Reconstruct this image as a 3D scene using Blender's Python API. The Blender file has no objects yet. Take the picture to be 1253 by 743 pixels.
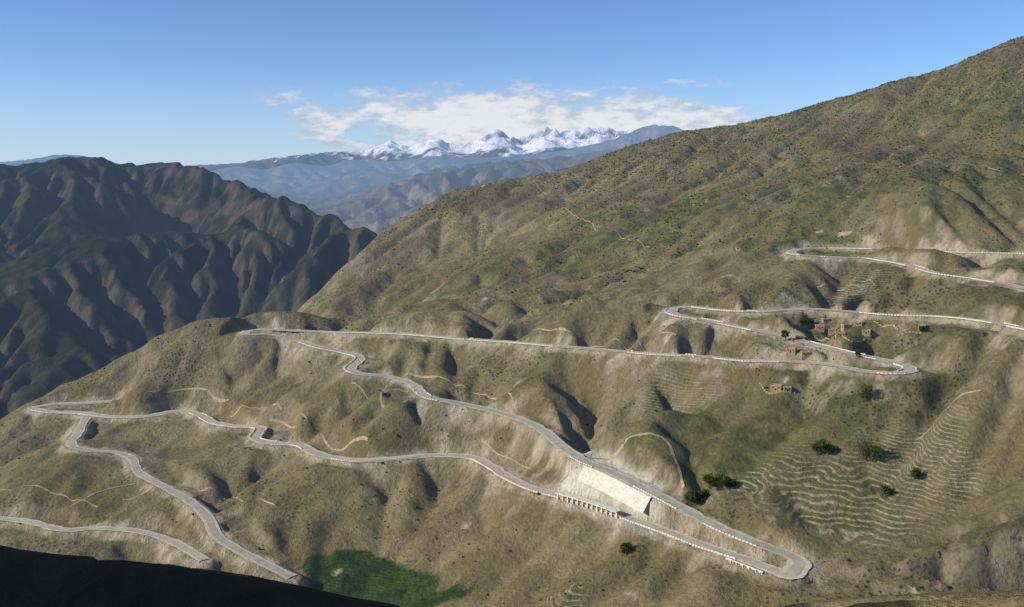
import bpy, math, random
import numpy as np
from mathutils import Vector
random.seed(7); rng=np.random.RandomState(11)
scene=bpy.context.scene
F=1203.0; PIT=math.atan((371.5-215)/F)
def ray(px,py):
    u=(px-626.5)/F; v=(371.5-py)/F
    d=np.array([u, math.cos(PIT)+v*math.sin(PIT), -math.sin(PIT)+v*math.cos(PIT)])
    return d/d[1]
def P(px,py,D): return tuple(ray(px,py)*D)
def Pz(px,py,z):
    r=ray(px,py); return tuple(r*(z/r[2]))
# ---------------------------------------------------------------- noise utils
_T=rng.rand(512,512)
def vnoise(x,y,s=0):
    x=x+s*37.13+1000; y=y+s*91.7+1000
    xi=np.floor(x).astype(int); yi=np.floor(y).astype(int)
    fx=x-xi; fy=y-yi
    fx=fx*fx*fx*(fx*(fx*6-15)+10); fy=fy*fy*fy*(fy*(fy*6-15)+10)
    a=_T[yi%512,xi%512]; b=_T[yi%512,(xi+1)%512]; c=_T[(yi+1)%512,xi%512]; d=_T[(yi+1)%512,(xi+1)%512]
    return (a*(1-fx)+b*fx)*(1-fy)+(c*(1-fx)+d*fx)*fy-0.5
def fbm(x,y,o=4,s=0,g=0.5):
    t=0;a=1;c,sn=math.cos(.6),math.sin(.6)
    for i in range(o):
        t=t+a*vnoise(x,y,s+i*3); x,y=(c*x-sn*y)*2.03,(sn*x+c*y)*2.03; a*=g
    return t
def boxblur(a,r):
    for ax in (0,1):
        p=[(0,0),(0,0)]; p[ax]=(r+1,r)
        q=np.cumsum(np.pad(a,p,mode='edge'),axis=ax)
        n=a.shape[ax]
        if ax==0: a=(q[2*r+1:2*r+1+n]-q[:n])/(2*r+1)
        else: a=(q[:,2*r+1:2*r+1+n]-q[:,:n])/(2*r+1)
    return a
def blur(a,r): return boxblur(boxblur(boxblur(a,r),r),r)
def rbf(pts,X,Y,c=60.):
    p=np.array(pts); n=len(p)
    r=np.sqrt((p[:,None,0]-p[None,:,0])**2+(p[:,None,1]-p[None,:,1])**2+c*c)
    A=np.zeros((n+3,n+3)); A[:n,:n]=r
    A[:n,n]=1;A[:n,n+1]=p[:,0]/1000;A[:n,n+2]=p[:,1]/1000; A[n:,:n]=A[:n,n:].T
    w=np.linalg.solve(A,np.concatenate([p[:,2],[0,0,0]]))
    Z=w[n]+w[n+1]*X/1000+w[n+2]*Y/1000
    for i in range(n): Z=Z+w[i]*np.sqrt((X-p[i,0])**2+(Y-p[i,1])**2+c*c)
    return Z
def erode(z,dx,iters,K,kap,m=0.5):
    ny,nx=z.shape; N=ny*nx
    idx=np.arange(N).reshape(ny,nx)
    offs=[(-1,0),(1,0),(0,-1),(0,1),(-1,-1),(-1,1),(1,-1),(1,1)]
    acc=None
    for it in range(iters):
        zp=np.pad(z,1,constant_values=1e9)
        best=np.zeros_like(z); rec=idx.copy()
        for dy,dxx in offs:
            L=dx*math.hypot(dy,dxx)
            s=(z-zp[1+dy:1+dy+ny,1+dxx:1+dxx+nx])/L
            mk=s>best
            best=np.where(mk,s,best); rec=np.where(mk,idx+dy*nx+dxx,rec)
        zf=z.ravel(); order=np.argsort(zf).tolist(); rl=rec.ravel().tolist()
        A=[dx*dx]*N
        for i in reversed(order):
            r=rl[i]
            if r!=i: A[r]+=A[i]
        acc=np.array(A)
        Fc=(K*acc**m/dx).tolist(); zl=zf.tolist()
        for i in order:
            r=rl[i]
            if r!=i:
                f=Fc[i]; zl[i]=(zl[i]+f*zl[r])/(1+f)
        z=np.array(zl).reshape(ny,nx)
        n=max(1,int(math.ceil(kap/(0.2*dx*dx)))); k=kap/n/(dx*dx)
        for _ in range(n):
            q=np.pad(z,1,mode='edge')
            z=z+k*(q[:-2,1:-1]+q[2:,1:-1]+q[1:-1,:-2]+q[1:-1,2:]-4*z)
    return z,acc.reshape(ny,nx)
def cubic1(a,t,ax):
    i=np.clip(np.floor(t).astype(int),0,a.shape[ax]-2); f=t-i
    n=a.shape[ax]
    g=lambda k: np.take(a,np.clip(i+k,0,n-1),axis=ax)
    sh=[1,1]; sh[ax]=-1; f=f.reshape(sh)
    w0=-.5*f+f*f-.5*f**3; w1=1-2.5*f*f+1.5*f**3; w2=.5*f+2*f*f-1.5*f**3; w3=-.5*f*f+.5*f**3
    return g(-1)*w0+g(0)*w1+g(1)*w2+g(2)*w3
def sstep(x,a,b):
    t=np.clip((x-a)/(b-a),0,1); return t*t*(3-2*t)
def lerp(a,b,t): return a*(1-t)+b*t
def cm(a,b,t): # colour mix (…,3)
    return np.asarray(a)*(1-t[...,None])+np.asarray(b)*t[...,None]
def grid_mesh(name,xs,ys,Z,mat,attrs=None):
    ny,nx=Z.shape
    X,Y=np.meshgrid(xs,ys)
    co=np.stack([X,Y,Z],-1).reshape(-1,3).astype(np.float32)
    me=bpy.data.meshes.new(name)
    nf=(ny-1)*(nx-1)
    me.vertices.add(ny*nx); me.vertices.foreach_set('co',co.ravel())
    i=np.arange(ny*nx).reshape(ny,nx)
    q=np.stack([i[:-1,:-1],i[:-1,1:],i[1:,1:],i[1:,:-1]],-1).reshape(-1).astype(np.int32)
    me.loops.add(nf*4); me.loops.foreach_set('vertex_index',q)
    me.polygons.add(nf); me.polygons.foreach_set('loop_start',(np.arange(nf)*4).astype(np.int32))
    me.polygons.foreach_set('loop_total',np.full(nf,4,np.int32))
    me.polygons.foreach_set('use_smooth',np.ones(nf,bool))
    me.update(calc_edges=True)
    for k,v in (attrs or {}).items():
        a=me.attributes.new(k,'FLOAT_COLOR','POINT')
        a.data.foreach_set('color',v.reshape(-1).astype(np.float32))
    ob=bpy.data.objects.new(name,me); scene.collection.objects.link(ob)
    me.materials.append(mat); return ob
def mesh_obj(name,vs,fs,mats,mi=None,smooth=False):
    me=bpy.data.meshes.new(name); me.from_pydata([tuple(map(float,v)) for v in vs],[],fs)
    for m in mats: me.materials.append(m)
    if mi is not None: me.polygons.foreach_set('material_index',np.array(mi,np.int32))
    if smooth: me.polygons.foreach_set('use_smooth',np.ones(len(fs),bool))
    me.update()
    ob=bpy.data.objects.new(name,me); scene.collection.objects.link(ob); return ob
def slope_nz(Z,d):
    gy,gx=np.gradient(Z,d); return 1/np.sqrt(1+gx*gx+gy*gy)
# ---------------------------------------------------------------- materials
class NT:
    def __init__(s,mat): s.t=mat.node_tree; s.n=s.t.nodes; s.l=s.t.links
    def v(s,sock,val):
        if hasattr(val,'links') : s.l.new(val,sock)
        elif isinstance(val,tuple) and len(val)==3 and sock.type=='RGBA': sock.default_value=(*val,1)
        else: sock.default_value=val
    def math(s,op,a,b=None,c=None,clamp=False):
        n=s.n.new('ShaderNodeMath'); n.operation=op; n.use_clamp=clamp
        s.v(n.inputs[0],a)
        if b is not None: s.v(n.inputs[1],b)
        if c is not None: s.v(n.inputs[2],c)
        return n.outputs[0]
    def noise(s,vec,scale,detail=4,rough=.55,dist=0):
        n=s.n.new('ShaderNodeTexNoise'); s.v(n.inputs['Vector'],vec); n.inputs['Scale'].default_value=scale
        n.inputs['Detail'].default_value=detail; n.inputs['Roughness'].default_value=rough; n.inputs['Distortion'].default_value=dist
        return n.outputs[0]
    def vor(s,vec,scale):
        n=s.n.new('ShaderNodeTexVoronoi'); s.v(n.inputs['Vector'],vec); n.inputs['Scale'].default_value=scale
        return n.outputs['Distance']
    def rng(s,x,a,b,c=0.,d=1.,sm=True):
        n=s.n.new('ShaderNodeMapRange'); n.interpolation_type='SMOOTHSTEP' if sm else 'LINEAR'
        s.v(n.inputs[0],x); n.inputs[1].default_value=a;n.inputs[2].default_value=b;n.inputs[3].default_value=c;n.inputs[4].default_value=d
        return n.outputs[0]
    def mix(s,f,a,b,bl='MIX'):
        n=s.n.new('ShaderNodeMix'); n.data_type='RGBA'; n.blend_type=bl
        s.v(n.inputs[0],f); s.v(n.inputs[6],a); s.v(n.inputs[7],b); return n.outputs[2]
    def sep(s,v):
        n=s.n.new('ShaderNodeSeparateXYZ'); s.l.new(v,n.inputs[0]); return n.outputs
    def comb(s,x,y,z):
        n=s.n.new('ShaderNodeCombineXYZ'); s.v(n.inputs[0],x);s.v(n.inputs[1],y);s.v(n.inputs[2],z); return n.outputs[0]
def newmat(name):
    m=bpy.data.materials.new(name); m.use_nodes=True; m.node_tree.nodes.clear(); return m,NT(m)
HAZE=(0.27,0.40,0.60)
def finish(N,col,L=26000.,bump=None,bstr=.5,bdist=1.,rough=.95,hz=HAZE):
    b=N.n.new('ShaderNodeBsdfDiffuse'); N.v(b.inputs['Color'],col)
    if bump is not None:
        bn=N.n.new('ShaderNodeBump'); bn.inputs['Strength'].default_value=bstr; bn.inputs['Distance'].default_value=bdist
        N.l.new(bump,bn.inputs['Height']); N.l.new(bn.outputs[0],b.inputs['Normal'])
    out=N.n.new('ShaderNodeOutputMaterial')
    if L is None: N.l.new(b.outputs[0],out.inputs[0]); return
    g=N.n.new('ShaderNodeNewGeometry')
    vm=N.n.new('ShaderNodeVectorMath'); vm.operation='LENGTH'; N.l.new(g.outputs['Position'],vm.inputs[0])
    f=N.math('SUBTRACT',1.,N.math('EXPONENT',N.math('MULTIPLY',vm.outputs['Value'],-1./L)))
    e=N.n.new('ShaderNodeEmission'); e.inputs[0].default_value=(*hz,1)  # aerial haze painted as surface glow, stronger farther from the origin
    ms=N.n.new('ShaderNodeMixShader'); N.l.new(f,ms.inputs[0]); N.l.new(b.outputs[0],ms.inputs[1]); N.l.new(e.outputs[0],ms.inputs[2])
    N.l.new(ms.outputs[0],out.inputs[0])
def nosample(m):
    try: m.cycles.emission_sampling='NONE'
    except Exception: pass
def simple(name,c1,c2,scale,L=None):
    m,N=newmat(name); g=N.n.new('ShaderNodeNewGeometry'); n=N.noise(g.outputs['Position'],scale,3,.65)
    finish(N,N.mix(N.rng(n,.35,.65),c1,c2),L); nosample(m); return m
def terrain_mat():
    m,N=newmat('hillside_ground')
    g=N.n.new('ShaderNodeNewGeometry'); pos=g.outputs['Position']; p=N.sep(pos)
    a=N.n.new('ShaderNodeAttribute'); a.attribute_name='masks'; ac=N.n.new('ShaderNodeSeparateColor'); N.l.new(a.outputs['Color'],ac.inputs[0])
    shr,ter,fld=ac.outputs
    a2=N.n.new('ShaderNodeAttribute'); a2.attribute_name='ground'; base=a2.outputs['Color']
    nS=N.noise(pos,1/6.,5,.78)
    col=N.mix(1.,base,N.mix(nS,(.32,.32,.32),(1.7,1.7,1.7)),'MULTIPLY')
    sh=N.vor(pos,1/4.6)
    sm=N.math('MULTIPLY',N.rng(sh,.40,.22),shr)
    col=N.mix(N.math('MULTIPLY',sm,.85),col,(.038,.040,.016))
    zz=N.math('ADD',p[2],N.math('MULTIPLY',nS,1.3))
    wv=N.math('ADD',zz,a.outputs['Alpha'])
    fr=N.math('FRACT',N.math('DIVIDE',wv,2.6))
    ln=N.math('MULTIPLY',N.rng(fr,.0,.12),N.rng(fr,.46,.24))
    ln=N.math('MULTIPLY',ln,N.rng(nS,.38,.58,.15,.9))
    col=N.mix(N.math('MULTIPLY',ln,ter),col,(.46,.39,.26))
    fz=N.rng(N.math('FRACT',N.math('DIVIDE',wv,1.7)),.25,.05)
    col=N.mix(N.math('MULTIPLY',N.math('MULTIPLY',fld,fz),.8),col,(.02,.03,.01))
    bm=N.math('ADD',N.math('MULTIPLY',nS,2.4),N.math('MULTIPLY',sh,-.5))
    finish(N,col,26000.,bm,1.,2.0); nosample(m)
    return m
def mountain_mat(name,L,sc,hz=HAZE):
    m,N=newmat(name); g=N.n.new('ShaderNodeNewGeometry'); pos=g.outputs['Position']
    a2=N.n.new('ShaderNodeAttribute'); a2.attribute_name='ground'
    n2=N.noise(pos,1/sc,5,.7)
    col=N.mix(1.,a2.outputs['Color'],N.mix(n2,(.35,.35,.35),(1.65,1.65,1.65)),'MULTIPLY')
    finish(N,col,L,n2,.9,sc*.3,hz=hz); nosample(m); return m
M_ter=terrain_mat()
# ---------------------------------------------------------------- roads (px,py,elevation)
roadA=[(978,690,-276),(967,703,-277),(935,693,-278),(900,680,-279),(860,667,-280),(815,650,-281),(770,634,-282),(730,620,-283),(690,608,-284),(650,597,-285),(620,583,-286),(600,570,-286.5),(575,559,-287),(530,557,-288),(480,561,-289),(440,563,-290),(410,560,-291),(385,554,-292),(365,544,-292.5),(335,542,-293),(313,537,-293.5),(316,523,-294),(285,521,-295),(262,517,-296),(240,506,-297),(215,503,-298),(180,509,-299),(140,510,-300),(95,505,-301),(55,503,-302),(41,499,-302),(70,494.5,-301),(105,493,-300),(140,491,-299)]
roadB=[(967,703,-277),(978,690,-276),(972,682,-275.5),(950,673,-274),(925,664,-272),(890,650,-270),(850,630,-267),(815,611,-264),(780,593,-261),(745,576,-258.5),(715,564,-257),(690,548,-255),(665,527,-252),(640,514,-250),(600,502,-247),(560,493,-244),(525,486,-241),(500,468,-238),(470,460,-235),(440,457,-233),(428,452,-231.5),(440,437,-228),(420,431,-226),(390,425,-222),(360,415,-218),(330,409,-214),(300,409,-212),(308,403.5,-211),(350,404,-209),(400,406,-207),(450,407,-205),(500,409,-203),(560,414,-200),(620,418,-197),(680,423,-194),(740,428,-191),(800,433,-188),(860,436,-185),(910,441,-182),(960,442,-180),(1010,445,-178),(1060,454,-176),(1100,456,-174),(1113,450,-173.5),(1080,440,-172),(1040,432,-170),(1000,422,-168),(950,409,-165),(900,399,-162),(860,391,-159),(830,386,-157),(820,380,-156),(840,375,-155),(880,379,-153),(930,381,-151),(990,378,-149),(1040,381,-147),(1090,385,-144),(1150,387,-141),(1200,392,-138),(1253,402,-134),(1300,410,-131),(1370,408,-126),(1340,380,-120),(1253,352,-113),(1200,342,-110),(1150,335,-107),(1110,324,-105),(1060,316,-102),(1010,314,-100.5),(972,311,-100),(985,304,-99),(1050,304,-97),(1120,307,-95),(1190,309,-93),(1253,310,-91),(1400,310,-85)]
roadC=[(108,506,-301),(95,530,-304),(88,545,-307),(110,551,-309),(140,553,-311),(160,560,-313),(170,578,-316),(200,595,-319),(235,615,-324),(255,635,-328),(265,655,-333),(290,672,-337),(325,690,-341),(357,706,-345)]
roadD=[(-60,632,-348),(0,634,-347),(35,638,-346),(80,648,-345),(120,646,-344),(170,650,-343),(210,662,-342),(250,685,-341)]
roads3=[[Pz(*q) for q in r] for r in (roadA,roadB,roadC,roadD)]
def spline(pts,step=3.):
    p=np.array(pts); out=[]
    q=np.vstack([2*p[0]-p[1],p,2*p[-1]-p[-2]])
    for i in range(1,len(q)-2):
        p0,p1,p2,p3=q[i-1],q[i],q[i+1],q[i+2]
        t0=0;t1=t0+max(np.linalg.norm(p1-p0),1e-3)**.5;t2=t1+max(np.linalg.norm(p2-p1),1e-3)**.5;t3=t2+max(np.linalg.norm(p3-p2),1e-3)**.5
        for t in np.linspace(t1,t2,24,endpoint=False):
            A1=(t1-t)/(t1-t0)*p0+(t-t0)/(t1-t0)*p1;A2=(t2-t)/(t2-t1)*p1+(t-t1)/(t2-t1)*p2;A3=(t3-t)/(t3-t2)*p2+(t-t2)/(t3-t2)*p3
            B1=(t2-t)/(t2-t0)*A1+(t-t0)/(t2-t0)*A2;B2=(t3-t)/(t3-t1)*A2+(t-t1)/(t3-t1)*A3
            out.append((t2-t)/(t2-t1)*B1+(t-t1)/(t2-t1)*B2)
    out.append(p[-1]); out=np.array(out)
    s=np.concatenate([[0],np.cumsum(np.linalg.norm(np.diff(out[:,:2],axis=0),axis=1))])
    n=max(4,int(s[-1]/step)); t=np.linspace(0,s[-1],n)
    return np.stack([np.interp(t,s,out[:,k]) for k in range(3)],1)
paths=[spline(r) for r in roads3]
# ---------------------------------------------------------------- near terrain control points
C=[p for r in roads3 for p in r[::2]]
add=lambda *a:[C.append(P(*q)) for q in a]
add((640,345,1550),(530,368,1450),(430,387,1390),(330,390,1340),(250,393,1340),(200,412,1330),(160,440,1320),(90,474,1300),(45,490,1285),(0,517,1260),(-80,560,1230))
add((200,460,1260),(120,480,1270),(420,500,1080),(560,520,1060),(640,400,1200),(640,380,1300),(720,370,1300),(760,480,1030),(870,480,960),(800,330,1450),(800,300,1550),(880,350,1230),(1100,250,1330),(1100,290,1240),(900,300,1400),
 (1000,520,850),(1000,600,765),(1100,520,810),(1100,600,745),(1100,660,700),(870,600,790),(850,520,900),(1253,500,750),(1253,600,680),(1253,700,600),(1180,660,650),(1400,600,640),(1400,450,800),
 (200,560,1110),(300,600,985),(400,620,920),(0,570,1120),(500,640,890),(600,650,845),(420,690,845),(450,705,838),(520,735,770),(600,743,745),(650,743,730),(700,743,700),(850,743,650),(980,743,620),(1100,705,640),(-50,660,930),(100,670,880),(250,700,840),(350,725,810))
sky=[(1600,-20,2000),(1400,10,2000),(1253,45,2000),(1200,68,2050),(1100,97,2150),(1000,128,2250),(900,150,2350),(840,160,2400),(750,190,2400),(680,210,2350),(600,235,2300),(540,253,2250),(510,270,2200),(465,296,2100),(420,335,2000),(365,382,1900)]
add(*sky)
for s in sky:
    q=np.array(P(*s)); C.append((q[0]*1.25,q[1]*1.22,q[2]-190))
add((1253,200,1500),(1253,120,1750),(1000,250,1450),(850,250,1750),(850,200,2050),(700,270,1850),(600,300,1900),(550,340,1700),(500,330,1850),(450,360,1750),(400,383,1680),(1050,180,1850),(1400,250,1250),(1400,150,1600))
C+= [(-300,1620,-330),(-430,1600,-370),(-700,1600,-450),(-1100,1700,-560),(-700,2100,-560),(-450,2200,-470),(-1000,1250,-440),(-1150,900,-420),(-1100,2600,-640),(-700,2800,-640),(-1200,500,-400),
 (-500,620,-385),(-250,620,-375),(0,600,-352),(180,580,-330),(300,545,-312)]
add((0,668,300),(150,680,300),(300,706,300),(480,742,290),(200,743,215),(0,760,215),(700,810,290),(900,760,430),(1000,732,450),(1100,724,450),(1253,720,440),(1450,700,430))
C+= [(0,0,-12),(100,0,-20),(-100,0,-8),(-200,40,10),(-260,60,50),(-420,0,150),(-420,150,120),(-520,260,40),(-300,440,-270),(-120,440,-260),(60,440,-262),(-520,420,-200),(200,200,-105),(400,200,-105),(900,300,-110),(-1100,0,150),(-1000,300,0),(1300,500,-100),(1500,900,20),(1500,0,0)]
dx=7.0; xs=np.arange(-1200,1601,dx); ys=np.arange(-60,2901,dx)
X,Y=np.meshgrid(xs,ys)
Z=rbf(C,X,Y,35.)
Z0=Z.copy()
Zi=Z+fbm(X/150,Y/150,5,1)*16
E,acc=erode(Zi,dx,12,.24,6.)
D=E-Z0; D=D-blur(D,10)
farc=sstep(Y-X*.25,1250,1600)
var=1+fbm(X/300,Y/300,2,95)*1.1
D=np.where(D>0,D*.30,D*.50)*lerp(1.,.52,farc)*var
Zc=blur(Z0,2)+D+fbm(X/110,Y/110,3,91)*8+farc*fbm(X/260,Y/260,3,93)*22
acc=blur(np.log10(acc),1)
flow=sstep(acc,2.6,4.2)
fx=3.0; xf=np.arange(-1200,1598,fx); yf=np.arange(-60,2896,fx)
tx=(xf-xs[0])/dx; ty=(yf-ys[0])/dx
up=lambda a: cubic1(cubic1(a,tx,1),ty,0)
H=up(Zc); flow=np.clip(up(flow),0,1); XF,YF=np.meshgrid(xf,yf)
H+=fbm(XF/28,YF/28,4,5)*2.6
rg=1-np.abs(fbm(XF/40+fbm(XF/60,YF/60,2,8),YF/60,3,21))*2
H+=(rg-.6)*2.
bx=np.interp(XF/np.maximum(YF,1),[(q-626.5)/F for q in (-400,0,150,300,480,620,900,1000,1100,1253,1600)],[.30,.385,.395,.415,.447,.50,.462,.447,.437,.434,.40])
lim=-bx*YF-3-1.5*fbm(XF/20,YF/20,4,77)
wgt=(YF<620)&(np.abs(XF)<YF*.8+60)
H=np.where(wgt,np.minimum(H,np.minimum(lim,-6)),H)
def near(cx,cy,rx,ry,rot=0):
    dxx=XF-cx;dyy=YF-cy;c,s=math.cos(rot),math.sin(rot)
    return np.sqrt(((c*dxx+s*dyy)/rx)**2+((-s*dxx+c*dyy)/ry)**2)+fbm(XF/35,YF/35,3,9)*.5
q=P(1190,670,640); clf=1-sstep(near(q[0],q[1],95,45),.5,1.1)
q=P(1000,700,665); clf=np.maximum(clf,1-sstep(near(q[0]+15,q[1]-8,40,22),.5,1.1))
r2=1-np.abs(fbm(XF/26+fbm(XF/30,YF/30,2,58),YF/50,4,55,.6))*2.6
H+=(r2-.6)*9*clf
def Hs_(x,y):
    x=np.asarray(x,float);y=np.asarray(y,float)
    i=np.clip((x-xf[0])/fx,0,len(xf)-1.001);j=np.clip((y-yf[0])/fx,0,len(yf)-1.001)
    i0=i.astype(int);j0=j.astype(int);u=i-i0;v=j-j0
    return (H[j0,i0]*(1-u)+H[j0,i0+1]*u)*(1-v)+(H[j0+1,i0]*(1-u)+H[j0+1,i0+1]*u)*v
def hit(px,py,d0=480,d1=2850):
    r=ray(px,py); D_=np.arange(d0,d1,1.5); g=Hs_(r[0]*D_,D_)-r[2]*D_
    k=np.argmax(g>0)
    if not g[k]>0: return None
    d=D_[k]; return np.array([r[0]*d,d,float(Hs_(r[0]*d,d))])
ter=np.zeros_like(H)
for (px,py,rx,ry) in [(960,600,70,50),(1050,600,80,55),(1110,580,55,60),(1080,640,60,35),(840,505,50,45),(1045,362,45,50),(690,728,30,22)]:
    q=hit(px,py); ter=np.maximum(ter,1-sstep(near(q[0],q[1],rx,ry),.6,1.15))
ter*=sstep(fbm(XF/45,YF/45,3,79),-.45,-.05)*.6+.4
tw=fbm(XF/60,YF/60,3,71)*8+20
st=2.6; Hs=(H+tw)/st; fr=Hs-np.floor(Hs); Ht=(np.floor(Hs)+.5+(sstep(fr,.0,.4)-.5)*1.)*st-tw
H=H*(1-ter*.5)+Ht*ter*.5
up_=np.full_like(H,1e9); lo_=np.full_like(H,-1e9); dr=np.full_like(H,1e3); zn=np.zeros_like(H); dA=np.full_like(H,1e3); dB=np.full_like(H,1e3); zA=np.zeros_like(H); zB=np.zeros_like(H)
R=int(66/fx); FLAT=8.5
for ip,pa in enumerate(paths):
    for x,y,z in pa:
        i=int((x-xf[0])/fx); j=int((y-yf[0])/fx)
        a,b,c,d=max(j-R,0),min(j+R,len(yf)),max(i-R,0),min(i+R,len(xf))
        if a>=b or c>=d: continue
        ex=XF[a:b,c:d]-x; ey=YF[a:b,c:d]-y
        dd=np.hypot(ex,ey); e=np.maximum(dd-FLAT,0)
        rl=math.hypot(x,y); dot=(ex*x+ey*y)/rl/np.maximum(dd,1)
        s=sstep(dot,-.45,.35); fade=sstep(dd,38,64)*60
        up_[a:b,c:d]=np.minimum(up_[a:b,c:d],z-.5+e*(s*1.25-(1-s)*.12)+fade); lo_[a:b,c:d]=np.maximum(lo_[a:b,c:d],z-.5-e*.95-fade)
        mk=dd<dr[a:b,c:d]; zn[a:b,c:d]=np.where(mk,z,zn[a:b,c:d]); dr[a:b,c:d]=np.where(mk,dd,dr[a:b,c:d])
        for q_,dq,zq in ((0,dA,zA),(1,dB,zB)):
            if ip==q_:
                mk=dd<dq[a:b,c:d]; zq[a:b,c:d]=np.where(mk,z,zq[a:b,c:d]); dq[a:b,c:d]=np.where(mk,dd,dq[a:b,c:d])
conf=lo_>up_
mid=(lo_+up_)/2
up2=np.where(conf,mid,up_); lo2=np.where(conf,mid,lo_)
wob=fbm(XF/14,YF/14,3,31)*2.2*sstep(dr,10,18)
Hn=np.minimum(np.maximum(H,lo2+wob),up2+wob)
wf=1-sstep(dr,FLAT,FLAT+3); Hn=Hn*(1-wf)+(zn-.6)*wf
cutm=sstep(np.abs(Hn-H),.8,4.)*(1-sstep(dr,12,36))
bw=fbm(XF/30,YF/30,3,33)
cutm=np.maximum(cutm,1-sstep(dr,10,15+8*bw))
H=Hn
fld=np.zeros_like(H)
for (px,py,rx,ry,ro) in [(400,700,30,17,-.2),(440,702,36,20,-.2),(480,722,42,20,-.3),(530,733,46,18,-.3),(420,725,50,18,-.2)]:
    q=hit(px,py)
    fld=np.maximum(fld,1-sstep(near(q[0],q[1],rx,ry,ro),.9,1.02))
fld*=sstep(dr,12,16)
PX=626.5+F*XF/np.maximum(YF,1)
scr=(1-sstep(dA,56,62))*(1-sstep(dB,50,56))*sstep(PX+bw*20,685,705)*(1-sstep(PX,810,825))*sstep(dr,7,9)*(H>zA-2)*(H<zB+.2)*(YF<1000)
scr=np.clip(boxblur(scr,1)*1.4,0,1)
far=sstep(YF-XF*.25,1250,1600)
grn=.14+.40*sstep(H,-150,120)+.17*far
q=P(1100,370,1030); grn+=.25*(1-sstep(near(q[0],q[1],260,130),.5,1.1))
q=P(960,530,840); grn+=.35*(1-sstep(near(q[0],q[1],150,60),.5,1.1))
q=P(1180,690,640); grn+=.4*(1-sstep(near(q[0],q[1],90,60),.5,1.1))
q=P(800,700,720); grn+=.3*(1-sstep(near(q[0],q[1],80,40),.5,1.1))
bL=fbm(XF/260,YF/260,4,41); bM=fbm(XF/50,YF/50,5,43,.6); bS=fbm(XF/12,YF/12,3,47,.6)
nz=slope_nz(H,fx)
colr=cm((.190,.152,.068),(.280,.230,.118),sstep(bM,-.3,.3))
ol=cm((.100,.099,.034),(.17,.157,.058),sstep(bS,-.3,.3))
gf=sstep(grn+bL*.7+bM*.55+flow*.25,.25,.8)
colr=cm(colr,ol,gf)
rd=sstep(fbm(XF/130,YF/130,5,53,.6),.05,.42)*lerp(.2,.7,far)
colr=cm(colr,(.16,.110,.062),rd)
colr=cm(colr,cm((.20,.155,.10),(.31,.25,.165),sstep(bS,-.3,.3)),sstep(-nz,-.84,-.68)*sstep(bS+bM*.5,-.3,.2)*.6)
tcol=cm((.18,.15,.075),(.095,.11,.036),sstep(fbm(XF/24,YF/24,3,61),-.05,.2))
colr=cm(colr,tcol,ter*.7)
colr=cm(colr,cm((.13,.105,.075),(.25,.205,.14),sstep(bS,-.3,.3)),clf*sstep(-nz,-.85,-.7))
colr=cm(colr,cm((.03,.062,.012),(.06,.105,.022),sstep(bS,-.3,.3)),fld)
colr=cm(colr,cm((.30,.25,.165),(.52,.44,.31),sstep(bS,-.35,.35)),np.maximum(cutm*sstep(bM+bS*.5,-.45,.4)*.85,(1-sstep(dr,10,14))*.95))
colr=cm(colr,cm((.56,.51,.42),(.72,.67,.56),sstep(bS,-.4,.3)),scr)
colr*=lerp(1.,.3,((YF<480)&(XF<120)).astype(float))[...,None]  # foreground shade put into the colour: ground darkened at lower left
shr=sstep(fbm(XF/75,YF/75,4,67)+(grn-.4)*.8+flow*.2,-.2,.3)*(1-cutm)*(1-fld)*(1-ter*.7)
one=np.ones_like(H)
grid_mesh('mountain_terrain',xf,yf,H,M_ter,{'masks':np.stack([shr,ter*(1-cutm),fld,tw],-1),'ground':np.concatenate([colr,one[...,None]],-1)})
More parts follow.
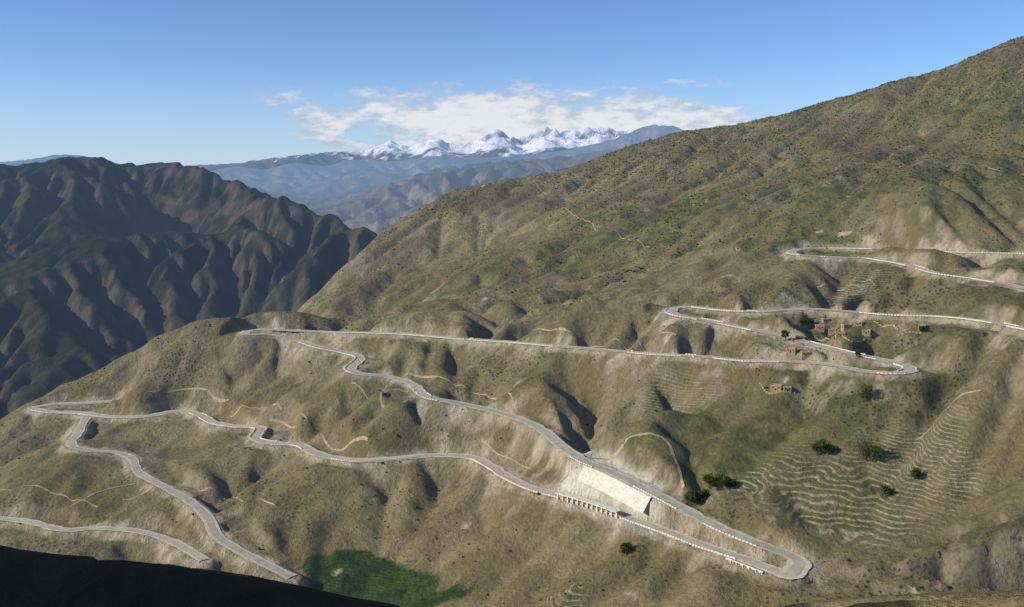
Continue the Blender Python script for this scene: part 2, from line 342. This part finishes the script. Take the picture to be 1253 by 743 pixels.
# ---------------------------------------------------------------- massifs
def massif(name,pts,x0,x1,y0,y1,cell,fine,mat,c,init,K,kap,it,cols,sc,amp=(1.,1.),hp=14,nz=0.,seed=3,snow=None,crest=None,cy=(0,1),win=16):
    xs=np.arange(x0,x1,cell); ys=np.arange(y0,y1,cell); X,Y=np.meshgrid(xs,ys)
    Z=rbf(pts,X,Y,c); Zi=Z+fbm(X/init[0],Y/init[0],5,seed)*init[1]
    E,acc=erode(Zi,cell,it,K,kap); D=E-Z; D=D-blur(D,hp); Zc=Z+np.where(D>0,D*amp[0],D*amp[1])
    xf=np.arange(x0,x1-cell*1.01,fine); yf=np.arange(y0,y1-cell*1.01,fine)
    Hh=cubic1(cubic1(Zc,(xf-x0)/cell,1),(yf-y0)/cell,0)
    A,B=np.meshgrid(xf,yf); Hh+=fbm(A/(cell*4),B/(cell*4),4,seed+5)*nz
    if crest:  # fit the crest height profile to the surveyed one
        bins=np.arange(-400,1700,4.); bp=626.5+F*A/B; k=np.clip(((bp+400)/4).astype(int),0,len(bins)-1)
        cx=[q[0] for q in crest]; ct=[ray(q[0],q[1])[2] for q in crest]
        tgt=np.interp(bins,cx,ct)
        for _ in range(2):
            m=np.full(len(bins),-9.); np.maximum.at(m,k.ravel(),(Hh/B).ravel())
            ok=m>-8; m=np.interp(bins,bins[ok],m[ok])
            w=max(1,win//4); df=np.convolve(np.pad(tgt-m,w,mode='edge'),np.ones(2*w+1)/(2*w+1),'valid')
            Hh=Hh+np.interp(bp,bins,df)*B*sstep(B,cy[0],cy[1])
    n1=fbm(A/sc,B/sc,5,seed+1,.6); n2=fbm(A/sc*8,B/sc*8,3,seed+2,.6); z=slope_nz(Hh,fine)
    cl=cm(cols[0],cols[1],sstep(n1,-.3,.3)); cl=cm(cl,cols[2],sstep(-z,-.85,-.62)*sstep(n2,-.25,.2))
    if snow:
        sf=sstep(Hh+n2*snow[1]*1.4+n1*snow[1],snow[0],snow[0]+snow[1]*.4)*sstep(z+n2*.15,.52,.68)
        sf*=1-sstep(A,4000,5200)*.8
        cl=cm(cl,(.88,.89,.91),sf)
    return grid_mesh(name,xf,yf,Hh,mat,{'ground':np.concatenate([cl,np.ones_like(Hh)[...,None]],-1)})
crC=[(-300,195),(-150,207),(0,203),(50,199),(80,193),(110,190),(135,197),(165,201),(200,199),(235,200),(262,211),(285,222),(330,236),(380,255),(420,272),(440,279),(462,289),(500,330),(560,420)]
cp=[P(*q) for q in [(-300,195,4400),(-150,207,4300),(0,204,4300),(50,199,4250),(105,193,4200),(150,201,4200),(190,202,4200),(230,201,4100),(270,216,4000),(330,238,3850),(380,257,3700),(420,274,3500),(460,289,3300),
 (200,400,2850),(330,388,2950),(420,335,3050),(0,415,2600),(0,310,3300),(100,300,3200),(60,340,3000),(210,320,3850),(190,270,4000),(160,240,3900),(300,290,3300),(60,380,2750),(0,500,2300),(90,470,2450),(-200,420,2500),(-250,300,3300),(380,300,3350)]]
for s in [(-300,190,4400),(0,200,4300),(100,190,4200),(230,197,4100),(330,235,3850),(460,287,3300)]:
    q=np.array(P(*s)); cp.append((q[0]*1.2,q[1]*1.2,q[2]-350))
cp+=[(-300,3900,-500),(-150,3400,-600),(-1500,1700,-640),(-600,2500,-640),(-3000,1800,-640),(0,3000,-660),(0,4500,-660)]
M_c=mountain_mat('shade_darkened_forest',22000.,40.,hz=(.18,.28,.46))
massif('forested_mountain',cp,-4300,100,1650,5400,14,8,M_c,90,(320,60),.36,14,14,((.018,.026,.011),(.040,.044,.019),(.085,.066,.044)),260.,(.3,.75),12,8,crest=crC,cy=(2700,3600),win=24)  # dark vegetation colours, lowered further to stand in for shadow on the slopes
f1=[P(*q) for q in [(250,275,9000),(330,262,9000),(400,243,9000),(450,236,9200),(500,226,9400),(540,210,9700),(600,202,10000),(640,202,10200),(700,195,10500),(760,184,11000),(800,188,11000),(860,184,11000),(1000,170,11000),
 (400,285,7600),(470,290,6800),(520,262,7500),(560,245,8200),(640,228,8600),(480,250,8200),(760,230,8800),(440,262,8000),(230,228,13000),(300,222,13000),(360,230,13000),(420,224,13000),(480,218,13200),(330,250,11500),(260,248,11500)]]
f1+=[(-5200,9000,-700),(-2500,7000,-800),(0,5600,-800),(-1500,6500,-800),(4000,6500,-700),(-5000,15500,-700),(0,15500,-300),(4500,15500,0)]
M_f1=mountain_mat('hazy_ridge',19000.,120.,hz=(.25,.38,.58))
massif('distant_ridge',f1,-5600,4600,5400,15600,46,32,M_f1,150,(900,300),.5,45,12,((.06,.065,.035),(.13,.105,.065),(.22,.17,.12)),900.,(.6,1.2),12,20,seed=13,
 crest=[(0,240),(230,226),(270,219),(310,229),(360,240),(385,243),(420,236),(450,230),(490,221),(520,209),(560,203),(600,198),(640,196),(700,190),(750,182),(800,186),(850,184),(1000,170)],cy=(7000,9500),win=12)
f2=[P(*q) for q in [(-150,205,18000),(-20,204,18000),(40,197,18000),(80,190,17500),(120,196,18000),(200,210,18000),(270,209,17000),(330,202,17500),(370,207,17500),(410,200,18000),(450,199,18500),(520,196,19000),(600,194,19000),(660,192,18500),(700,187,17500),(740,176,17000),(775,163,18000),(800,156,18500),(830,164,18000),(860,172,17000),(1000,172,18000),(350,226,15000),(450,222,15300),(200,230,15500)]]
f2+=[(-10000,14000,-700),(-5000,13500,-600),(0,13500,-400),(5000,13500,-300),(-9000,23000,-300),(0,24000,-200),(6000,23000,0)]
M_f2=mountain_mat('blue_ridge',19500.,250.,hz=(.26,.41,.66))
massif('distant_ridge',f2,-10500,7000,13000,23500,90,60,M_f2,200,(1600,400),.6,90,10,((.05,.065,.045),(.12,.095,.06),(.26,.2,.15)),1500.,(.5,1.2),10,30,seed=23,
 crest=[(-150,205),(-20,201),(40,195),(75,189),(100,190),(140,198),(200,210),(250,211),(290,203),(325,208),(360,199),(400,204),(430,195),(480,198),(530,191),(600,193),(660,188),(700,182),(740,172),(775,158),(800,152),(825,156),(850,166),(1000,170)],cy=(14500,17000),win=8)
f3=[P(*q) for q in [(200,206,31000),(290,203,31000),(340,196,31000),(390,196,31000),(440,192,30500),(478,174,30000),(505,192,30500),(535,168,30000),(560,191,30500),(608,160,29500),(632,186,30000),(665,158,29500),(695,173,29500),(730,156,29500),(755,172,29500),(800,160,28500),(845,168,28500),(900,172,29000),(1100,180,29000),
 (480,206,26500),(600,200,26500),(700,197,26500),(800,185,27000)]]
f3+=[(-12000,26000,-200),(-6000,25500,0),(0,25000,0),(8000,25000,0),(-12000,36000,0),(0,37000,200),(10000,36000,200)]
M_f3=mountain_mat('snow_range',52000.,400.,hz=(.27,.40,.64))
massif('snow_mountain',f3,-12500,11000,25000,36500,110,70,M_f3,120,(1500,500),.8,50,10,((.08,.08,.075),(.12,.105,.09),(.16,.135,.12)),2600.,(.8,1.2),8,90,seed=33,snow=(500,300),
 crest=[(200,204),(290,200),(340,191),(390,187),(440,184),(460,180),(478,172),(500,180),(515,175),(535,168),(552,177),(575,174),(590,166),(608,158),(630,170),(645,165),(662,156),(690,161),(712,158),(735,156),(760,161),(800,158),(850,160),(900,170),(1100,180)],cy=(26000,28500),win=8)
M_v=simple('valley_ground',(.06,.065,.035),(.10,.09,.05),.001,16000.)
S=90000
mesh_obj('ground',[(-S,-S,-700),(S,-S,-700),(S,S,-700),(-S,S,-700)],[(0,1,2,3)],[M_v])
# ---------------------------------------------------------------- road meshes
M_asph=simple('worn_road',(.38,.345,.28),(.50,.455,.37),.15)
M_verge=simple('gravel_verge',(.50,.43,.315),(.66,.58,.44),.3)
M_dirt=simple('dirt_surface',(.30,.25,.17),(.41,.345,.24),.3)
M_conc=simple('pale_concrete',(.53,.49,.41),(.69,.65,.56),.35)
M_dark=simple('dark_opening',(.03,.028,.025),(.05,.045,.04),.5)
def frame(pa):
    t=np.gradient(pa[:,:2],axis=0); t/=np.linalg.norm(t,axis=1)[:,None]+1e-9
    return np.stack([-t[:,1],t[:,0]],1)
def ribbon(name,pa,w,dz,mat,drape=False,kerb=0):
    n=frame(pa); vs=[];fs=[]; offs=np.linspace(-w/2,w/2,5 if drape else 2)
    k=len(offs)
    wn=1+.5*vnoise(np.arange(len(pa))*.35,np.zeros(len(pa)),12) if (drape or kerb) else np.ones(len(pa))
    for i in range(len(pa)):
        ww=wn[i]
        for o in offs:
            x=pa[i,0]+n[i,0]*o*ww; y=pa[i,1]+n[i,1]*o*ww
            z=(float(Hs_(x,y))+dz) if drape else pa[i,2]+dz
            vs.append((x,y,z))
    for i in range(len(pa)-1):
        for j in range(k-1): fs.append((i*k+j,i*k+j+1,i*k+k+j+1,i*k+k+j))
    return mesh_obj(name,vs,fs,[mat])
for pi,pa in enumerate(paths):
    wv=14.8 if pi<2 else 11.5
    ribbon('road_verge',pa,wv,-.1,M_verge,kerb=1)
    ribbon('mountain_road',pa,8. if pi<2 else 6.4,.05,M_asph)
gv=[];gf=[]
def boxv(vs,fs,c,ax,ay,hx,hy,z0,z1):
    b=len(vs)
    for z in (z0,z1):
        for sx,sy in ((-1,-1),(1,-1),(1,1),(-1,1)):
            vs.append((c[0]+ax[0]*hx*sx+ay[0]*hy*sy,c[1]+ax[1]*hx*sx+ay[1]*hy*sy,z))
    fs+= [(b,b+3,b+2,b+1),(b+4,b+5,b+6,b+7)]+[(b+i,b+(i+1)%4,b+4+(i+1)%4,b+4+i) for i in range(4)]
for pa in paths[:2]:
    n=frame(pa)
    for i in range(0,len(pa)-1):
        x,y,z=pa[i]; l=float(Hs_(x+n[i,0]*20,y+n[i,1]*20)); r=float(Hs_(x-n[i,0]*20,y-n[i,1]*20))
        s=1 if l<r else -1
        if vnoise(np.array(x/60.),np.array(y/60.),3)<-.12: continue
        boxv(gv,gf,(x+n[i,0]*5.6*s,y+n[i,1]*5.6*s),(n[i,1],-n[i,0]),n[i],1.2,.3,z-.5,z+.9)
mesh_obj('guard_wall',gv,gf,[M_conc])
def seg(pa,pxa,pxb):
    px=626.5+F*pa[:,0]/pa[:,1]; return pa[(px>=pxa)&(px<=pxb)]
def low_side(pa,i,n,off=20):
    x,y,z=pa[i]; return -1 if n[i,0]*x+n[i,1]*y>0 else 1
def wall(name,pa,off,top,h,lean=1.5,rib=.9):
    n=frame(pa); vs=[];fs=[]; s=low_side(pa,len(pa)//2,n)
    for i in range(len(pa)):
        x,y,z=pa[i]
        vs+= [(x+n[i,0]*s*off,y+n[i,1]*s*off,z+top),(x+n[i,0]*s*(off+.5),y+n[i,1]*s*(off+.5),z+top),(x+n[i,0]*s*(off+.5+lean),y+n[i,1]*s*(off+.5+lean),z+top-h)]
    for i in range(len(pa)-1):
        a=i*3
        fs+= [(a,a+3,a+4,a+1),(a+1,a+4,a+5,a+2)]
    if rib:
        for i in range(0,len(pa)-1,2):
            x,y,z=pa[i]; c=(x+n[i,0]*s*(off+.5+lean*.6),y+n[i,1]*s*(off+.5+lean*.6))
            boxv(vs,fs,c,(n[i,1],-n[i,0]),n[i],.35,rib,z+top-h,z+top-.4)
    mesh_obj(name,vs,fs,[M_conc])
A_lo=paths[0]; A_lo=A_lo[:len(A_lo)//2]; B_lo=paths[1][:len(paths[1])//4]
wall('retaining_wall',seg(B_lo,725,815),7.8,-.2,12,9,0)
wall('retaining_wall',seg(A_lo,905,962),7.8,-.1,6,1.2)
pg=seg(A_lo,686,768); n=frame(pg); s=low_side(pg,len(pg)//2,n)
gv=[];gf=[]
for i in range(len(pg)):
    x,y,z=pg[i]
    for o,zz in ((2.*s,4.6),(7.9*s,4.0),(7.9*s,4.9),(2.*s,5.4)):
        gv.append((x+n[i,0]*o,y+n[i,1]*o,z+zz))
for i in range(len(pg)-1):
    a=i*4
    for k in range(4): gf.append((a+k,a+(k+1)%4,a+4+(k+1)%4,a+4+k))
gf+=[(0,1,2,3),tuple(len(pg)*4-4+k for k in (3,2,1,0))]
for i in range(0,len(pg),2):
    x,y,z=pg[i]; boxv(gv,gf,(x+n[i,0]*7.3*s,y+n[i,1]*7.3*s),(n[i,1],-n[i,0]),n[i],.7,.5,z-3,z+4.1)
mesh_obj('avalanche_gallery',gv,gf,[M_conc])
tracks=[[(648,225),(670,240),(700,262),(740,278),(795,303)],[(500,457),(530,462),(570,475),(600,488),(632,503)],[(722,560),(760,550),(812,538),(825,560),(836,598)],[(680,596),(695,583),(712,570)],
 [(620,407),(690,405),(760,420),(830,415)],[(470,500),(466,488),(478,478),(500,480)],[(150,612),(235,600),(290,610),(340,623)],[(0,600),(60,603),(120,622)],[(220,495),(300,498),(345,505)],[(330,515),(350,520),(400,545),(450,540)],
 [(1140,200),(1190,203),(1253,215)],[(85,620),(130,600),(165,592)],[(180,480),(230,478),(280,490)],[(590,540),(620,560),(650,575)],[(430,470),(445,480),(470,482)],[(1000,352),(1030,357),(1070,352)],[(1120,540),(1160,500),(1200,480)]]
for k,t in enumerate(tracks):
    w=[hit(*q) for q in t]; w=[q for q in w if q is not None]
    if len(w)<2: continue
    ribbon('dirt_track',spline(w,3.),2.4 if k in(2,5) else 1.5,.35,M_dirt,drape=True)
# ---------------------------------------------------------------- houses
M_mud=simple('mud_brick',(.27,.20,.13),(.36,.28,.19),.8)
M_roof=simple('flat_mud_roof',(.33,.27,.19),(.42,.35,.26),.8)
M_wood=simple('dark_wood',(.06,.04,.025),(.10,.06,.04),2.)
def house(loc,w,d,h,rot):
    e=bpy.data.objects.new('mud_brick_house',None); scene.collection.objects.link(e); e.location=loc; e.rotation_euler=(0,0,rot)
    def part(nm,boxes,mat):
        vs=[];fs=[]
        for (cx,cy,hx,hy,z0,z1) in boxes: boxv(vs,fs,(cx,cy),(1,0),(0,1),hx,hy,z0,z1)
        o=mesh_obj(nm,vs,fs,[mat]); o.parent=e
    part('walls',[(0,0,w/2,d/2,-3,h)],M_mud)
    t=.35
    part('parapet',[(0,-d/2+t/2,w/2+.1,t/2+.1,h,h+.7),(0,d/2-t/2,w/2+.1,t/2+.1,h,h+.7),(-w/2+t/2,0,t/2+.1,d/2-t-.1,h,h+.69),(w/2-t/2,0,t/2+.1,d/2-t-.1,h,h+.69)],M_roof)
    part('roof',[(0,0,w/2-.5,d/2-.5,h+.01,h+.15)],M_roof)
    part('windows',[(k*w/4,-d/2,.55,.06,h*.45,h*.45+1.3) for k in (-1,1)]+[(-w/2,0,.06,.55,h*.45,h*.45+1.3)],M_dark)
    part('door',[(0,-d/2,.6,.07,0,2.1)],M_wood)
for (px,py,w,d,h) in [(1003,404,9,7,4),(1018,407,8,7,3.2),(1036,403,10,7,4.5),(1050,398,8,6,3.4),(1010,395,7,6,3.4),(1028,412,9,6,3),(968,432,9,7,4),(985,436,8,6,3.4),(950,478,10,8,4),(963,479,7,6,3),(1128,402,7,6,3.4),(1060,410,8,6,3),(978,415,8,6,3.4)]:
    q=hit(px,py)
    if q is not None: house((q[0],q[1],q[2]-.2),w,d,h,random.uniform(-.5,.5))
def stone_wall(pts):
    w=[hit(*q) for q in pts]; w=[q for q in w if q is not None]
    if len(w)<2: return
    pa=spline(w,2.5); n=frame(pa); vs=[];fs=[]
    for i in range(len(pa)-1):
        z=float(Hs_(pa[i,0],pa[i,1])); boxv(vs,fs,pa[i],(n[i,1],-n[i,0]),n[i],1.26,.35,z-.8,z+random.uniform(.9,1.5))
    mesh_obj('stone_wall',vs,fs,[M_roof])
for t in [[(990,412),(1010,415),(1040,418),(1060,415)],[(1070,395),(1095,400),(1100,408)],[(960,425),(980,424),(1000,428)],[(1100,412),(1130,410)],[(930,470),(940,482),(975,484)]]: stone_wall(t)
# ---------------------------------------------------------------- vegetation
M_leaf,N=newmat('tree_leaves'); oi=N.n.new('ShaderNodeNewGeometry')
finish(N,N.mix(oi.outputs['Random Per Island'],(.03,.055,.014),(.08,.115,.032)),None)
M_bark=simple('tree_bark',(.07,.05,.035),(.12,.09,.06),3.,None)
def cyl(vs,fs,mi,a,b,ra,rb,m,k=7):
    a=Vector(a);b=Vector(b);d=(b-a).normalized(); u=d.orthogonal().normalized(); v=d.cross(u); s=len(vs)
    for p,r in ((a,ra),(b,rb)):
        for i in range(k):
            t=2*math.pi*i/k; vs.append(p+u*math.cos(t)*r+v*math.sin(t)*r)
    for i in range(k): fs.append((s+i,s+(i+1)%k,s+k+(i+1)%k,s+k+i)); mi.append(m)
def tree(loc,h,w,seed):
    r=random.Random(seed); vs=[];fs=[];mi=[]
    th=h*.3; top=Vector((r.uniform(-.3,.3),r.uniform(-.3,.3),th))
    cyl(vs,fs,mi,(0,0,-1),top,h*.035,h*.025,0); cyl(vs,fs,mi,top,(top.x,top.y,h*.75),h*.025,h*.008,0)
    for i in range(8):
        a=i*2.4+r.uniform(-.4,.4); e=Vector((math.cos(a)*w*.33,math.sin(a)*w*.33,h*r.uniform(.45,.8)))
        b=Vector((top.x,top.y,th*r.uniform(.8,1.5)))
        cyl(vs,fs,mi,b,e,h*.014,h*.004,0,5)
    for c in range(22):
        a=r.uniform(0,6.28); rr=w*.5*math.sqrt(r.random())*.8; zc=h*r.uniform(.3,.88)
        k=math.sqrt(max(.15,1-((zc/h-.55)/.45)**2)); cc=Vector((math.cos(a)*rr*k,math.sin(a)*rr*k,zc)); cr=w*r.uniform(.12,.2)
        for j in range(60):
            d=Vector((r.gauss(0,1),r.gauss(0,1),r.gauss(0,.8))).normalized()*cr*r.uniform(.6,1.08); p=cc+d
            u=Vector((r.gauss(0,1),r.gauss(0,1),r.gauss(0,1))).normalized(); v=u.orthogonal().normalized()
            s_=r.uniform(.3,.55); b=len(vs); vs+=[p-u*s_,p+v*s_*.7,p+u*s_,p-v*s_*.7]; fs.append((b,b+1,b+2,b+3)); mi.append(1)
    o=mesh_obj('broadleaf_tree',vs,fs,[M_bark,M_leaf],mi); o.location=loc
for k,(px,py,h,w) in enumerate([(1060,492,17,17),(961,418,12,10),(1003,558,14,14),(1013,557,10,11),(1060,566,17,16),(1072,567,14,14),(868,600,13,14),(882,600,15,14),(845,618,12,13),(856,616,10,11),(1084,609,9,10),(1119,588,9,10),(765,678,9,12),(990,398,9,11),(982,399,7,9),(862,612,9,10),(894,598,9,10),(1128,408,7,7),(1050,437,6,6)]):
    q=hit(px,py)
    if q is not None: tree((q[0],q[1],q[2]-.2),h,w,k)
n=95000; sx=rng.uniform(-700,1500,n); sy=rng.uniform(560,2500,n)
dens=.08+.65*sstep(Hs_(sx,sy),-160,60)+vnoise(sx/70,sy/70,4)*.9+vnoise(sx/22,sy/22,6)*.5
ix=np.clip(((sx-xf[0])/fx).astype(int),0,len(xf)-1); iy=np.clip(((sy-yf[0])/fx).astype(int),0,len(yf)-1)
keep=(rng.rand(n)<dens*(.45+.55*sstep(sy,1200,1500)))&(dr[iy,ix]>9)&(fld[iy,ix]<.2)&(np.abs(sx)<sy*.62)
sx=sx[keep];sy=sy[keep];n=len(sx); r_=rng.uniform(.6,1.5,n)*(1+.5*(rng.rand(n)>.9))*(1+.25*(sy>1300)); sz=Hs_(sx,sy)
base=np.array([(1,0,0),(0,1,0),(-1,0,0),(0,-1,0),(0,0,1),(0,0,-1)],float)
V=base[None]*r_[:,None,None]*rng.uniform(.65,1.25,(n,6,1)); V[:,:,2]*=.8
th=rng.rand(n)*6.28; c,s=np.cos(th)[:,None],np.sin(th)[:,None]
VX=V[:,:,0]*c-V[:,:,1]*s+sx[:,None]; VY=V[:,:,0]*s+V[:,:,1]*c+sy[:,None]; VZ=V[:,:,2]+(sz+r_*.3)[:,None]
co=np.stack([VX,VY,VZ],-1).reshape(-1,3)
ft=np.array([(0,1,4),(1,2,4),(2,3,4),(3,0,4),(1,0,5),(2,1,5),(3,2,5),(0,3,5)])
fa=(ft[None]+np.arange(n)[:,None,None]*6).reshape(-1,3)
me=bpy.data.meshes.new('hillside_shrubs'); me.vertices.add(len(co)); me.vertices.foreach_set('co',co.ravel().astype(np.float32))
me.loops.add(fa.size); me.loops.foreach_set('vertex_index',fa.ravel().astype(np.int32)); me.polygons.add(len(fa))
me.polygons.foreach_set('loop_start',(np.arange(len(fa))*3).astype(np.int32)); me.polygons.foreach_set('loop_total',np.full(len(fa),3,np.int32)); me.update(calc_edges=True)
M_sh,N=newmat('shrub_leaves'); g=N.n.new('ShaderNodeNewGeometry'); finish(N,N.mix(g.outputs['Random Per Island'],(.04,.047,.018),(.09,.087,.036)),None)
me.materials.append(M_sh); scene.collection.objects.link(bpy.data.objects.new('hillside_shrubs',me))
# ---------------------------------------------------------------- world
w=bpy.data.worlds.new('World'); scene.world=w; w.use_nodes=True; N=NT(w); N.n.clear()
sv=Vector((-.86,-.22,.46)).normalized()
skyn=N.n.new('ShaderNodeTexSky'); skyn.sky_type='NISHITA'; skyn.sun_disc=False
skyn.sun_elevation=math.asin(sv.z); skyn.sun_rotation=math.atan2(sv.x,sv.y)%(2*math.pi); skyn.altitude=2900; skyn.air_density=1.0; skyn.dust_density=.4; skyn.ozone_density=2.5
tc=N.n.new('ShaderNodeTexCoord'); d=N.sep(tc.outputs['Generated'])
vec=N.comb(N.math('MULTIPLY',d[0],9.),N.math('MULTIPLY',d[1],2.),N.math('MULTIPLY',d[2],24.))
n1=N.noise(vec,1.7,10,.62,.1)
el=N.math('MULTIPLY',N.rng(d[2],-.005,.02),N.rng(d[2],.118,.06))
azm=N.math('MULTIPLY',N.rng(d[0],-.32,-.08),N.rng(d[0],.30,.16))
mk=N.math('MULTIPLY',el,azm); mk=N.math('MULTIPLY',mk,N.rng(d[1],0.,.2))
cd=N.math('ADD',n1,N.math('MULTIPLY',N.math('SUBTRACT',mk,.56),.45))
cl=N.rng(cd,.43,.62)
shd=N.noise(vec,6.,6,.6)
cc=N.mix(N.rng(N.math('ADD',N.math('MULTIPLY',cd,.6),N.math('MULTIPLY',shd,.5)),.50,.72),(4.0,4.6,5.6),(7.2,7.25,7.3))
tint=N.mix(1.,skyn.outputs[0],(.84,1.0,1.22),'MULTIPLY')
tint=N.mix(N.rng(d[2],.12,-.01,0.,.6),tint,(4.3,5.4,6.6))
col=N.mix(N.math('MULTIPLY',cl,.88),tint,cc)
bg=N.n.new('ShaderNodeBackground'); N.l.new(col,bg.inputs[0]); bg.inputs[1].default_value=.115
ow=N.n.new('ShaderNodeOutputWorld'); N.l.new(bg.outputs[0],ow.inputs[0])
L=bpy.data.lights.new('sun','SUN'); L.energy=5.0; L.angle=math.radians(.5); L.color=(1,.93,.80)
lo=bpy.data.objects.new('sun',L); scene.collection.objects.link(lo); lo.rotation_euler=sv.to_track_quat('Z','Y').to_euler(); lo.location=(-500,-300,800)
cam=bpy.data.cameras.new('camera'); cam.sensor_width=36; cam.lens=36*F/1253; cam.clip_start=1; cam.clip_end=200000
co_=bpy.data.objects.new('camera',cam); scene.collection.objects.link(co_); co_.rotation_euler=(math.pi/2-PIT,0,0); scene.camera=co_
scene.view_settings.view_transform='Standard'; scene.view_settings.look='None'; scene.view_settings.exposure=0
